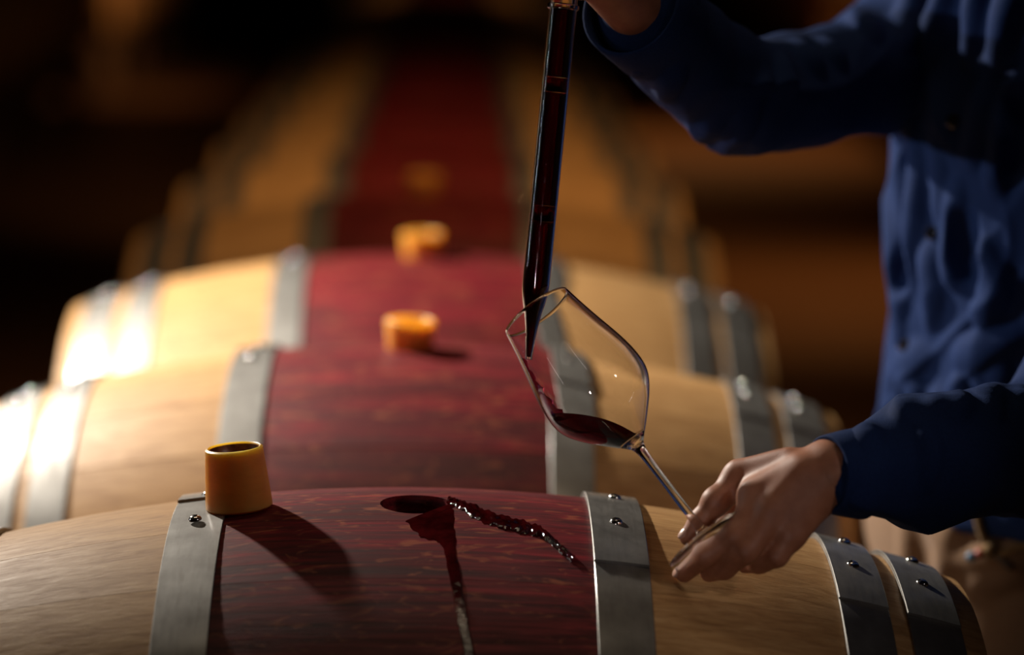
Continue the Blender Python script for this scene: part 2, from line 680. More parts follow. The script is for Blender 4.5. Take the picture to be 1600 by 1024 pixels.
def rack(x, y0, y1, label):
    root = empty('barrel_rack', (x, y0, 0))
    tag(root, label, 'rack')
    L = y1 - y0
    for s in (-1, 1):
        bm = bmesh.new()
        a, b = sorted((s * 0.2, s * 0.29))
        add_box(bm, (a, 0, 0.31), (b, L, 0.4385), 0.004)
        link('rail', bm_mesh('rail', bm), M_BEAM, root)
    n = max(2, int(L / 1.6))
    for i in range(n + 1):
        y = 0.06 + (L - 0.12) * i / n
        for s in (-1, 1):
            bm = bmesh.new()
            a, b = sorted((s * 0.19, s * 0.30))
            add_box(bm, (a, y - 0.06, 0), (b, y + 0.06, 0.31), 0.004)
            link('post', bm_mesh('post', bm), M_BEAM, root)
    return root


rack(-0.04, D0 - 0.4, D0 + 0.703 * 19 + 0.4, 'low timber rack carrying the middle row of barrels')

# the rows across the aisles: far off and out of focus, one mesh each
def far_barrel_mesh():
    bm = bmesh.new()
    xs = np.linspace(-HALF, HALF, 13)
    seg = 40
    rings = []
    for x in xs:
        rings.append([bm.verts.new((x, RB(x) * math.sin(2 * PI * k / seg), RB(x) * math.cos(2 * PI * k / seg))) for k in range(seg)])
    for a, b in zip(rings, rings[1:]):
        for k in range(seg):
            bm.faces.new((a[k], a[(k + 1) % seg], b[(k + 1) % seg], b[k]))
    for s, ring, x in ((-1, rings[0], -0.40), (1, rings[-1], 0.40)):
        inner = [bm.verts.new((s * HALF, 0.262 * math.sin(2 * PI * k / seg), 0.262 * math.cos(2 * PI * k / seg))) for k in range(seg)]
        deep = [bm.verts.new((x, 0.256 * math.sin(2 * PI * k / seg), 0.256 * math.cos(2 * PI * k / seg))) for k in range(seg)]
        for a, b in ((ring, inner), (inner, deep)):
            for k in range(seg):
                bm.faces.new((a[k], a[(k + 1) % seg], b[(k + 1) % seg], b[k]))
        bm.faces.new(deep)
    for f in bm.faces:
        f.material_index = 0
    for a, b in HOOPS:
        hr = []
        for x, d in ((a, 0.0005), (a, 0.003), (b, 0.003), (b, 0.0005)):
            hr.append([bm.verts.new((x, (RB(x) + d) * math.sin(2 * PI * k / seg), (RB(x) + d) * math.cos(2 * PI * k / seg))) for k in range(seg)])
        for p, q in zip(hr, hr[1:]):
            for k in range(seg):
                bm.faces.new((p[k], p[(k + 1) % seg], q[(k + 1) % seg], q[k])).material_index = 1
    me = bm_mesh('far_barrel', bm, True, 30)
    me.materials.append(M_OAK)
    me.materials.append(M_STEEL)
    return me


FAR = far_barrel_mesh()
for side, x, y0, n in (('left', -2.75, 14.0, 20), ('right', 2.75, 11.5, 20)):
    for k in range(n):
        o = link('oak_barrel', FAR)
        o.location = (x, y0 + 0.703 * k, ZC)
        o.rotation_euler = (random.uniform(-0.3, 0.3), 0, 0)
        tag(o, f'dim blurred oak barrel in the row along the {side} aisle', 'barrel', f'barrels in the {side} aisle row')
    rack(x, y0 - 0.4, y0 + 0.703 * (n - 1) + 0.4, f'low timber rack carrying the {side} aisle row of barrels')


# ------------------------------------------------------------------ barrel surface under a pixel
B0 = Vector((ROW_X[0], D0, ZC))


def surf(px, py, lift=0.0):
    """Where the sight line of a photo position meets the front barrel; point and normal."""
    v = M3 @ Vector(((px - 800) / F, (512 - py) / F, -1))
    v = v / v.y
    t, prev = 1.7, None
    while t < 2.4:
        p = CAM + v * t
        q = p - B0
        g = math.hypot(q.y, q.z) - RB(q.x)
        if g < 0:
            lo, hi = t - 0.002, t
            for _ in range(20):
                mid = (lo + hi) / 2
                q = CAM + v * mid - B0
                if math.hypot(q.y, q.z) - RB(q.x) < 0:
                    hi = mid
                else:
                    lo = mid
            q = CAM + v * hi - B0
            n = Vector((2 * 0.373 * q.x * 1.0, q.y / math.hypot(q.y, q.z), q.z / math.hypot(q.y, q.z))).normalized()
            return B0 + q + n * lift, n
        if prev is not None and g > prev[0] + 1e-9:     # passed the crest: use the closest point
            q = prev[1]
            r = math.hypot(q.y, q.z)
            n = Vector((2 * 0.373 * q.x, q.y / r, q.z / r)).normalized()
            return B0 + Vector((q.x, q.y / r * RB(q.x), q.z / r * RB(q.x))) + n * lift, n
        prev = (g, q)
        t += 0.002
    raise ValueError((px, py))


def spill(name, path, label, h=0.0011, jitter=1.2, mat=None):
    """A wet streak on the barrel: path of (px, py, half width in px)."""
    pts = smooth_path(path, 7 if mat is None else 16)
    verts, faces = [], []
    m = 9 if mat is None else 15
    n = len(pts)
    coarse = rng.uniform(0.05, 1.25, (n // 3 + 3, m // 3 + 3))
    lump = np.zeros((n, m))
    for i in range(n):
        for k in range(m):
            a, b = i / 3.0 + 0.5 * math.sin(k), k / 3.0
            a = max(a, 0)
            ia, ib = int(a), int(b)
            fa, fb = a - ia, b - ib
            fa, fb = fa * fa * (3 - 2 * fa), fb * fb * (3 - 2 * fb)
            lump[i, k] = (coarse[ia, ib] * (1 - fa) + coarse[ia + 1, ib] * fa) * (1 - fb) + (coarse[ia, ib + 1] * (1 - fa) + coarse[ia + 1, ib + 1] * fa) * fb
    n = len(pts)
    for i, (x, y, w) in enumerate(pts):
        a, b = pts[max(i - 1, 0)], pts[min(i + 1, n - 1)]
        t = np.array([b[0] - a[0], b[1] - a[1]])
        t = t / (np.linalg.norm(t) + 1e-9)
        nn = np.array([-t[1], t[0]])
        w = max(w * (1 + 0.05 * jitter * math.sin(i * 0.5 + 0.7) + 0.04 * jitter * math.sin(i * 1.2)), 1.0)
        for k in range(m):
            u = -1 + 2 * k / (m - 1)
            q, nor = surf(x + nn[0] * w * u, y + nn[1] * w * u)
            hh = h * math.sqrt(max(0, 1 - u * u)) * min(1, w / 9 + 0.35) * ((0.9 + 0.3 * math.sin(i * 1.1) * math.sin(i * 0.37 + k)) if mat is None else
                 lump[i, k])
            verts.append(q + nor * (hh + 0.0002))
    for i in range(n - 1):
        for k in range(m - 1):
            faces.append((i * m + k, i * m + k + 1, (i + 1) * m + k + 1, (i + 1) * m + k))
    o = link(name, mesh(name, verts, faces, True), mat or M_SPILL)
    return tag(o, label, 'wine spill')


spill('wine_drip', [(672, 800, 38), (676, 810, 37), (685, 822, 29), (695, 836, 18), (701, 850, 11), (705, 872, 9), (712, 905, 9), (719, 945, 8.5),
                    (726, 985, 8.5), (733, 1020, 8), (739, 1050, 7)],
      'dark red wine drip running from the bung hole down the front barrel', 0.0005)
spill('wine_streak', [(699, 782, 5), (722, 790, 7), (748, 803, 10), (780, 815, 10), (815, 824, 10), (842, 832, 8), (862, 846, 5), (878, 860, 5.5), (896, 876, 5)],
      'glistening wet wine streak running right from the bung hole', 0.0026, 2.6, M_GLINT)


# ------------------------------------------------------------------ bungs
def bung(loc, label, flip=False, group=None, tilt=(0, 0)):
    """Tapered hollow silicone bung, wide end up; flip stands it on its wide end."""
    H, r1, r2 = 0.0475, 0.0215, 0.0255
    root = empty('bung', loc)
    tag(root, label, 'bung', group)
    if flip:
        prof = [(0.0, 0.0), (r2 - 0.002, 0.0), (r2, 0.0015), (r2 - 0.0002, 0.006), (r1 + 0.0005, H - 0.001), (r1 - 0.0012, H), (r1 - 0.0022, H - 0.0006), (r1 - 0.0025, H - 0.0014)]
        cup = [(r1 - 0.0024, H - 0.0012), (r1 - 0.0030, H - 0.009), (r1 - 0.006, H - 0.0115), (0.006, H - 0.0095), (0.004, H - 0.0075), (0.0, H - 0.007)]
    else:
        prof = [(0.0, 0.0), (r1 - 0.001, 0.0), (r1, 0.001), (r2, H - 0.006), (r2, H - 0.0012), (r2 - 0.0014, H), (r2 - 0.0040, H), (r2 - 0.005, H - 0.001), (r2 - 0.0055, H - 0.006)]
        cup = [(r2 - 0.0053, H - 0.0055), (0.012, H - 0.0065), (0.0, H - 0.006)]
    v, f = lathe(prof, 56, close_top=False)
    link('body', mesh('body', v, f, True, 40), M_SIL, root)
    v, f = lathe(cup, 48, close_bottom=False)
    c = link('hollow', mesh('hollow', v, f, True, 60), M_SIL_IN if flip else M_SIL, root)
    if flip:
        c['label'] = 'wine stained hollow end'
    root.rotation_euler = (tilt[0], tilt[1], 0)
    return root


q_, n_ = surf(372, 802)
xl = -0.1285
bung((B0.x + xl, D0 - 0.016, ZC + RB(xl) + 0.0008), 'amber silicone bung standing upside down beside the open bung hole', True, tilt=(0, -0.085))
GAP = 0.0245
for k, lab in ((1, 'amber bung stopping the second barrel from the front'),
               (2, 'blurred amber bung on the third barrel from the front'),
               (3, 'dim blurred amber bung on the fourth barrel from the front')):
    sink = 0.054 * (0.0245 - 0.0215) / 0.005 - 0.012
    bung((ROW_X[k] + (0.004 if k == 2 else -0.002), D0 + PITCH_Y * k, ZC + 0.35 - 0.0185), lab, False, 'bungs stopping the barrels behind', tilt=(0, 0.03 if k == 1 else -0.02))

# ------------------------------------------------------------------ wine glass
G_RIM_D = 2.12
g_rim = P(838, 487, G_RIM_D)
S = G_RIM_D / F * 0.99                 # metres per photo pixel at the glass
TILT = math.radians(15)
ax_cam = Vector((0.6 * math.cos(TILT), -0.8 * math.cos(TILT), math.sin(TILT)))
g_axis = (M3 @ ax_cam).normalized()    # from rim to foot
UF = 444 / math.cos(TILT) * S
g_foot = g_rim + g_axis * UF
glass = empty('wine_glass', g_foot)
G_ROT = frame_for(-g_axis)             # local +z points from the foot to the rim
glass.rotation_euler = G_ROT.to_euler()
tag(glass, 'tilted wine glass held by its foot with red wine in the bowl', 'wine glass')

prof_px = [(0, 61), (20, 64.5), (46, 69.5), (71, 75), (104, 82.5), (130, 87), (150, 88.5), (163, 88), (176, 85.5), (190, 79), (208, 66), (226, 49.5), (243, 33), (256, 19.5), (264, 12)]


def gz(u):
    return UF - u / math.cos(TILT) * S


sp = smooth_path(prof_px, 4)
wall = 0.00085
outer = [(r * S, gz(u)) for u, r in sp]
inner = [(max(r * S - wall, 0.0), gz(u)) for u, r in sp if u <= 257]
inner[-1] = (0.0, gz(257))
cup_out = outer[::-1]
bowl_prof = [(r, z) for r, z in outer[::-1]] + [(outer[0][0] - wall * 0.5, outer[0][1] + 0.0004)] + inner
# stem and foot continue below the bowl
stem_px = [(264, 12), (270, 9.5), (282, 7.6), (310, 6.6), (350, 6.4), (390, 6.6), (415, 7.6), (426, 10), (433, 16)]
stem_prof = [(r * S, gz(u)) for u, r in smooth_path(stem_px, 3)]
foot_r = 73 * S
foot_prof = [(0.0, -0.0006), (foot_r * 0.5, -0.0004), (foot_r - 0.001, 0.0), (foot_r, 0.0008), (foot_r - 0.001, 0.0016), (foot_r * 0.7, 0.0022), (foot_r * 0.4, 0.0034)]
v, f = lathe(bowl_prof[0:1] + bowl_prof[1:], 96, close_bottom=True, close_top=False)
bowl = link('bowl', mesh('bowl', v, f, True, 60), M_GLASS, glass)
v, f = lathe(stem_prof[::-1], 32)
link('stem', mesh('stem', v, f, True, 60), M_GLASS, glass)
v, f = lathe(foot_prof + [(16 * S, gz(433)), (0, gz(433))], 72)
link('foot', mesh('foot', v, f, True, 60), M_GLASS, glass)

# the wine in the bowl: the inside of the bowl cut by a level plane
v, f = lathe([(max(r * S - wall - 0.00025, 0.0), gz(u)) for u, r in sp if u <= 255][:-1] + [(0.0, gz(255.5))], 96, close_bottom=True)
GM = Matrix.Translation(g_foot) @ G_ROT.to_4x4()
me = mesh('wine', v, f, True)
bm = bmesh.new()
bm.from_mesh(me)
level = GM.inverted() @ P(940, 674, (g_rim.y + g_foot.y) / 2)
nw = (GM.to_3x3().inverted() @ Vector((0.16, -0.05, 1)).normalized()).normalized()
bmesh.ops.bisect_plane(bm, geom=bm.verts[:] + bm.edges[:] + bm.faces[:], plane_co=level, plane_no=nw, clear_outer=True)
cut = [e for e in bm.edges if e.is_boundary]
bmesh.ops.holes_fill(bm, edges=cut, sides=0)
wine_me = bm_mesh('wine', bm, True, 40)
wine = link('wine_in_glass', wine_me, M_WINE_DARK)
wine.matrix_world = GM
tag(wine, 'dark red wine pooled in the tilted glass', 'wine')

# a sheet of wine sliding down the lower wall of the bowl
down = GM.to_3x3().inverted() @ Vector((-0.75, 0.1, -0.66))
a0 = math.atan2(down.y, down.x)


def r_in(u):
    for (u0, r0), (u1, r1) in zip(sp, sp[1:]):
        if u0 <= u <= u1:
            return (r0 + (r1 - r0) * (u - u0) / (u1 - u0 + 1e-9)) * S - wall
    return sp[-1][1] * S - wall


verts, faces = [], []
na, nu = 15, 26
for side in (0, 1):
    for i in range(nu):
        u = 44 + (158 - 44) * i / (nu - 1)
        hw = 0.20 + 0.42 * (i / (nu - 1)) ** 1.3 + 0.05 * math.sin(i * 1.3) + 0.03 * math.sin(i * 2.9)
        for k in range(na):
            w = -1 + 2 * k / (na - 1)
            th = 0.0015 * math.sqrt(max(0, 1 - w * w)) + 0.00005
            r = r_in(u) - 0.0002 - (th if side else 0)
            verts.append((r * math.cos(a0 + w * hw), r * math.sin(a0 + w * hw), gz(u)))
N = na * nu
for i in range(nu - 1):
    for k in range(na - 1):
        q = (i * na + k, i * na + k + 1, (i + 1) * na + k + 1, (i + 1) * na + k)
        faces.append(q)
        faces.append(tuple(x + N for x in reversed(q)))
for i in range(nu - 1):
    for k in (0, na - 1):
        faces.append((i * na + k, (i + 1) * na + k, (i + 1) * na + k + N, i * na + k + N))
for k in range(na - 1):
    for i in (0, nu - 1):
        faces.append((i * na + k, i * na + k + 1, i * na + k + 1 + N, i * na + k + N))
film = link('wine_trickle', mesh('wine_trickle', verts, faces, True, 60), M_WINE_FILM)
film.matrix_world = GM
tag(film, 'thin sheet of red wine sliding down the lower wall of the glass', 'wine')

# ------------------------------------------------------------------ wine thief (pipette)
t_tip = P(826, 562, 2.110)
t_top = P(899.5, -190, 2.150)
t_dir = (t_top - t_tip).normalized()
T_LEN = (t_top - t_tip).length
thief = empty('wine_thief', t_tip)
T_ROT = frame_for(t_dir)
thief.rotation_euler = T_ROT.to_euler()
tag(thief, 'glass wine thief full of red wine dipping into the tilted glass', 'pipette')
TS = 2.12 / F
zz = lambda py: (562 - py) * TS * 1.0
R_T = 21.8 * TS
o_prof = [(5.5 * TS, zz(562)), (7.5 * TS, zz(540)), (10 * TS, zz(512)), (14 * TS, zz(488)), (18.5 * TS, zz(470)), (21 * TS, zz(455)), (R_T, zz(440)), (R_T, T_LEN - 0.002), (R_T - 0.0006, T_LEN)]
i_prof = [(max(r - 0.0012, 0.0008), z) for r, z in o_prof[:-1]] + [(R_T - 0.0012, T_LEN)]
i_prof[0] = (i_prof[0][0], o_prof[0][1] + 0.0002)
v, f = lathe(o_prof + i_prof[::-1], 48, closed=True)
link('tube', mesh('tube', v, f, True, 50), M_GLASS, thief)
v, f = lathe([(R_T + 0.0001, zz(10)), (R_T + 0.0016, zz(8)), (R_T + 0.0016, zz(2)), (R_T + 0.0001, zz(0))], 48, closed=True)
link('collar', mesh('collar', v, f, True, 50), M_GLASS, thief)


def wine_column(py0, py1):
    zs = [z for z in [zz(560), zz(540), zz(512), zz(488), zz(470), zz(455), zz(440)] if zz(py0) < z < zz(py1)]
    zs = [zz(py0)] + zs + [zz(py1)]

    def rr(z):
        for (r0, z0), (r1, z1) in zip(o_prof, o_prof[1:]):
            if z0 - 1e-9 <= z <= z1 + 1e-9:
                return max(r0 + (r1 - r0) * (z - z0) / (z1 - z0 + 1e-12) - 0.00135, 0.0006)
        return R_T - 0.00135
    prof = [(0, zs[0] + 0.001)] + [(rr(z), z) for z in zs] + [(rr(zs[-1]) * 0.6, zs[-1] - 0.001), (0, zs[-1] - 0.0014)]
    v, f = lathe(prof, 40)
    return mesh('wine_column', v, f, True, 50)


for a, b, lab in ((558, 344, 'red wine in the tapered lower end of the wine thief'),
                  (318, 140, 'red wine in the middle of the wine thief between two bubbles'),
                  (116, 6, 'red wine at the top of the wine thief')):
    o = link('wine_column', wine_column(a, b), M_WINE_DARK)
    o.matrix_world = Matrix.Translation(t_tip) @ T_ROT.to_4x4()
    tag(o, lab, 'wine')
for a, b, lab in ((343.4, 318.6, 'thin red wine bubble low in the wine thief'), (139.4, 116.6, 'thin red wine bubble high in the wine thief')):
    r = R_T - 0.00135
    v, f = lathe([(r, zz(a)), (r, zz(b)), (r - 0.0012, zz(b) - 0.001), (r - 0.0022, (zz(a) + zz(b)) / 2), (r - 0.0012, zz(a) + 0.001)], 40, closed=True)
    o = link('wine_bubble', mesh('wine_bubble', v, f, True, 50), M_WINE)
    o.matrix_world = Matrix.Translation(t_tip) @ T_ROT.to_4x4()
    tag(o, lab, 'wine')


# ------------------------------------------------------------------ smooth bodies from distance fields
class Field:
    def __init__(self, lo, hi, h):
        self.lo, self.h = np.array(lo, float), h
        self.n = np.ceil((np.array(hi) - self.lo) / h).astype(int) + 1
        self.a = np.full(self.n, 0.05, np.float32)
        self.ax = [self.lo[i] + h * np.arange(self.n[i]) for i in range(3)]

    def put(self, lo, hi, fn, k, cut=False):
        pad = k + 3 * self.h
        i0 = np.clip(np.floor((np.array(lo) - pad - self.lo) / self.h).astype(int), 0, self.n)
        i1 = np.clip(np.ceil((np.array(hi) + pad - self.lo) / self.h).astype(int) + 1, 0, self.n)
        if (i1 <= i0).any():
            return
        sl = tuple(slice(a, b) for a, b in zip(i0, i1))
        X, Y, Z = np.meshgrid(*[self.ax[i][sl[i]] for i in range(3)], indexing='ij')
        d = fn(X, Y, Z)
        cur = self.a[sl]
        if cut:
            d = -d
            h = np.maximum(k - np.abs(cur - d), 0) / max(k, 1e-6)
            self.a[sl] = np.maximum(cur, d) + h * h * k * 0.25
        else:
            h = np.maximum(k - np.abs(cur - d), 0) / max(k, 1e-6)
            self.a[sl] = np.minimum(cur, d) - h * h * k * 0.25

    def cone(self, a, b, r1, r2, k=0.01, cut=False, flat=None):
        a, b = np.array(a, float), np.array(b, float)
        ba = b - a
        L = max(ba @ ba, 1e-9)
        R = max(r1, r2)

        def fn(X, Y, Z):
            px, py, pz = X - a[0], Y - a[1], Z - a[2]
            t = np.clip((px * ba[0] + py * ba[1] + pz * ba[2]) / L, 0, 1)
            qx, qy, qz = px - t * ba[0], py - t * ba[1], pz - t * ba[2]
            if flat is not None:       # flat = (direction, factor): thinner along that direction
                n, s = flat
                dn = qx * n[0] + qy * n[1] + qz * n[2]
                e = dn * (1 / s - 1)
                qx, qy, qz = qx + n[0] * e, qy + n[1] * e, qz + n[2] * e
            return np.sqrt(qx * qx + qy * qy + qz * qz) - (r1 + (r2 - r1) * t)
        self.put(np.minimum(a, b) - R, np.maximum(a, b) + R, fn, k, cut)

    def chain(self, pts, radii, k=0.01, flat=None):
        for i in range(len(pts) - 1):
            self.cone(pts[i], pts[i + 1], radii[i], radii[i + 1], k, flat=flat)

    def ball(self, c, r, k=0.01, scale=(1, 1, 1), cut=False):
        c = np.array(c, float)
        s = np.array(scale, float)

        def fn(X, Y, Z):
            q = np.sqrt(((X - c[0]) / s[0]) ** 2 + ((Y - c[1]) / s[1]) ** 2 + ((Z - c[2]) / s[2]) ** 2)
            return (q - r) * s.min()
        self.put(c - r * s, c + r * s, fn, k, cut)

    def loft(self, secs, s, f, k=0.01):
        """Elliptical trunk: secs = [(z, cx, cy, half width along s, half depth along f)]."""
        zs = np.array([q[0] for q in secs])
        arr = np.array([q[1:] for q in secs])
        m = arr[:, 2].max()

        def fn(X, Y, Z):
            zc = np.clip(Z, zs[0], zs[-1])
            v = [np.interp(zc, zs, arr[:, i]) for i in range(4)]
            px, py = X - v[0], Y - v[1]
            a, b = (px * s[0] + py * s[1]) / v[2], (px * f[0] + py * f[1]) / v[3]
            q = (np.sqrt(a * a + b * b) - 1) * np.minimum(v[2], v[3])
            return np.maximum(q, np.abs(Z - (zs[0] + zs[-1]) / 2) - (zs[-1] - zs[0]) / 2)
        self.put((arr[:, 0].min() - m, arr[:, 1].min() - m, zs[0]), (arr[:, 0].max() + m, arr[:, 1].max() + m, zs[-1]), fn, k)

    def mesh(self, name):
        g = openvdb.FloatGrid(0.05)
        self.a[[0, -1], :, :] = 0.05
        self.a[:, [0, -1], :] = 0.05
        self.a[:, :, [0, -1]] = 0.05
        g.copyFromArray(self.a)
        p, t, q = g.convertToPolygons(isovalue=0.0, adaptivity=0.0)
        p = p * self.h + self.lo
        return p, [tuple(x) for x in q[:, ::-1].tolist()] + [tuple(x) for x in t[:, ::-1].tolist()]


def poly_mesh(name, parts):
    verts, faces = [], []
    for p, f in parts:
        b = len(verts)
        verts += [tuple(x) for x in p]
        faces += [tuple(i + b for i in q) for q in f]
    me = bpy.data.meshes.new(name)
    me.from_pydata(verts, [], faces)
    bm = bmesh.new()
    bm.from_mesh(me)
    for _ in range(2):
        bmesh.ops.smooth_vert(bm, verts=bm.verts, factor=0.5, use_axis_x=True, use_axis_y=True, use_axis_z=True)
    bmesh.ops.recalc_face_normals(bm, faces=bm.faces)
    bm.to_mesh(me)
    bm.free()
    me.polygons.foreach_set('use_smooth', [True] * len(me.polygons))
    return me


# ------------------------------------------------------------------ the person
TH = math.radians(27)
FD = np.array([-math.cos(TH), -math.sin(TH), 0])     # the way the chest faces
SD = np.array([-math.sin(TH), math.cos(TH), 0])      # towards the person's right side
person = empty('person', (0.525, 2.64, 0))
tag(person, 'person in navy button shirt and khaki trousers pouring wine from a thief into a glass', 'person')


def child(name, me, mat, parent=person):
    o = link(name, me, mat, parent)
    o.matrix_parent_inverse = Matrix.Translation(-Vector(person.location)) if parent is person else Matrix.Identity(4)
    return o


# joints
r_sh = Vector((0.44, 2.66, 1.45))
r_mid = P(1350, 118, 2.55)
r_el = P(1166, 158, 2.40)
r_cuff = P(952, -14, 2.205)
r_wr = P(922, -58, 2.180)
l_sh = Vector((0.615, 2.34, 1.425))
l_el = P(1690, 692, 2.24)
l_mid = P(1450, 724, 2.09)
l_cuff = P(1300, 742, 2.030)

# ---- bare body: head, neck, torso, legs, arms (mostly under the clothes)
body = Field((-0.05, 1.95, 0.02), (0.88, 2.95, 1.92), 0.006)
body.loft([(0.86, 0.53, 2.64, 0.12, 0.075), (1.0, 0.53, 2.63, 0.12, 0.075), (1.12, 0.535, 2.60, 0.10, 0.065), (1.30, 0.53, 2.54, 0.11, 0.07), (1.40, 0.525, 2.52, 0.11, 0.06), (1.49, 0.52, 2.51, 0.06, 0.05)], SD, FD)
body.cone((0.52, 2.51, 1.44), (0.50, 2.495, 1.61), 0.055, 0.052, 0.03)
hd = Vector((0.49, 2.49, 1.715))
fd, sd = Vector(FD), Vector(SD)
body.ball(hd + Vector((0, 0, 0.03)), 0.088, 0.02, (1.0, 0.95, 1.1))
body.ball(hd + fd * 0.03 - Vector((0, 0, 0.05)), 0.062, 0.04, (1, 1, 1.15))
body.cone(hd + fd * 0.092 + Vector((0, 0, 0.012)), hd + fd * 0.112 - Vector((0, 0, 0.022)), 0.008, 0.013, 0.012)
for s in (1, -1):
    body.ball(hd + sd * s * 0.084 - fd * 0.005, 0.02, 0.008, (0.8, 0.6, 1.5))
    body.ball(hd + sd * s * 0.032 + fd * 0.083 + Vector((0, 0, 0.012)), 0.013, 0.01, cut=True)
    hip = Vector((0.525, 2.64, 0.90)) + sd * s * 0.082
    knee = hip + Vector((0.012, 0, -0.42))
    ank = Vector((hip.x + 0.02, hip.y, 0.075))
    body.chain([hip, knee, ank], [0.075, 0.052, 0.036], 0.02)
body.chain([r_sh, r_mid, r_el, P(1060, 78, 2.31), P(1000, 20, 2.24)], [0.042, 0.034, 0.032, 0.028, 0.022], 0.01)
body.chain([l_sh, l_el, l_mid, l_cuff], [0.050, 0.040, 0.030, 0.022], 0.01)
p_body = body.mesh('body')

# ---- left hand, holding the glass by its foot
def fingers(fld, chains, k):
    for pts, rad in chains:
        fld.chain(pts, rad, k)


left = Field((0.10, 1.93, 1.03), (0.36, 2.14, 1.24), 0.0017)
wr = P(1300, 738, 2.035)
wr_b = P(1345, 741, 2.05)
left.cone(wr_b, wr, 0.0215, 0.0205, 0.01)
im, mm, rm, pm = P(1153, 751, 2.066), P(1178, 776, 2.036), P(1205, 806, 2.020), P(1236, 836, 2.015)
for a, r1, r2 in ((im, 0.0180, 0.0125), (mm, 0.0185, 0.0130), (rm, 0.0185, 0.0125), (pm, 0.0175, 0.0115)):
    left.cone(wr, a, r1, r2, 0.012)
left.cone(P(1235, 745, 2.06), P(1200, 790, 2.05), 0.017, 0.017, 0.015)
# index, middle, ring, little finger, thumb: three phalanges each
idx = [im, P(1119, 785, 2.056), P(1094, 817, 2.052), P(1079, 838, 2.052)]
for i_ in (2, 3):
    off = idx[i_] - g_foot
    off = (off - g_axis * off.dot(g_axis)).normalized()
    idx[i_] = idx[i_] + off * 0.0032 - g_axis * 0.0012
mm = mm + g_axis * 0.005
mid = [mm, P(1139, 826, 2.020) + g_axis * 0.008, P(1100, 866, 2.022) + g_axis * 0.001, P(1069, 896, 2.040)]
rng_ = [rm, P(1166, 860, 2.008), P(1132, 888, 2.026), P(1108, 896, 2.040)]
pky = [pm, P(1214, 869, 2.012), P(1186, 881, 2.028), P(1164, 884, 2.040)]
thm = [P(1245, 735, 2.075), P(1196, 760, 2.100), P(1150, 800, 2.098), P(1120, 838, 2.084)]
fingers(left, [(idx, [0.0122, 0.0094, 0.0082, 0.0068])], 0.005)
fingers(left, [(mid, [0.0125, 0.0098, 0.0086, 0.0070])], 0.004)
fingers(left, [(rng_, [0.0120, 0.0095, 0.0082, 0.0068])], 0.0035)
fingers(left, [(pky, [0.0108, 0.0082, 0.0072, 0.0060])], 0.0035)
fingers(left, [(thm, [0.016, 0.0125, 0.0102, 0.0085])], 0.004)
for a, b, c in ((idx, mm, 0.5), ):
    pass
for ch, r in ((idx, 0.0100), (mid, 0.0098)):      # knuckle bumps
    left.ball(ch[1] + Vector((-0.0005, -0.0008, 0.0012)), r, 0.004)
for ch in (idx, mid, rng_):                        # tendons on the back of the hand
    left.cone(wr.lerp(ch[0], 0.45) + Vector((-0.002, -0.006, 0.017)), ch[0] + Vector((0, -0.003, 0.010)), 0.004, 0.004, 0.012)
left.ball(P(1190, 867, 2.024), 0.0105, 0.006)
p_left = left.mesh('left_hand')

# ---- right hand, closed round the top of the thief
right = Field((0.02, 2.03, 1.44), (0.22, 2.30, 1.66), 0.0024)
def T(py, out=None, ang=0.0):
    """A point round the thief: at height py, out metres from its axis, at angle ang (0 = towards the cuff)."""
    base = t_tip + t_dir * zz(py)
    if out is None:
        return base
    e = (r_wr - base)
    e = (e - t_dir * e.dot(t_dir)).normalized()
    g = t_dir.cross(e)
    return base + (e * math.cos(ang) + g * math.sin(ang)) * out


palm = T(-70, 0.034)
right.cone(P(1000, 20, 2.235), r_wr, 0.024, 0.022, 0.01)
for j, py in enumerate((-150, -114, -78, -46)):
    kn = T(py, 0.038, -1.15)
    right.cone(r_wr, kn, 0.018, 0.0135, 0.01)
    right.cone(r_wr, T(py, 0.039, 0.2), 0.018, 0.014, 0.01)
    r0 = (0.0098, 0.0102, 0.0097, 0.0084)[j]
    q = [kn, T(py + 2, 0.0255, -2.1), T(py + 5, 0.0222, -3.15), T(py + 8, 0.0215, -4.1)]
    fingers(right, [(q, [r0 * 1.15, r0, r0 * 0.9, r0 * 0.75])], 0.003)
fingers(right, [([T(-100, 0.040, 0.5), T(-140, 0.030, 0.9), T(-188, 0.030, 1.2), T(-228, 0.010, 1.3)], [0.016, 0.0125, 0.0105, 0.0085])], 0.005)
p_right = right.mesh('right_hand')
bod = child('body', poly_mesh('body', [p_body, p_left, p_right]), M_SKIN)
bod['label'] = 'tanned bare skin of head and hands'


def nail(tip, prev, facing):
    d = (tip - prev).normalized()
    n = Vector(facing)
    n = (n - d * n.dot(d)).normalized()
    v, f = lathe([(0.0, 0.0009), (0.0022, 0.0008), (0.0038, 0.0003), (0.0042, -0.0006), (0, -0.0007)], 18)
    m = Matrix((d, n.cross(d), n)).transposed()
    pts = [tip + n * 0.0062 + m @ Vector((x * 1.25, y, z - 0.10 * y * y / 0.0042)) for x, y, z in v]
    child('fingernail', mesh('fingernail', pts, f, True), M_NAIL)


nail(mid[3] + (mid[3] - mid[2]) * 0.05, mid[2], (-0.55, -0.55, 0.6))
nail(idx[3], idx[2], (-0.7, -0.4, 0.6))

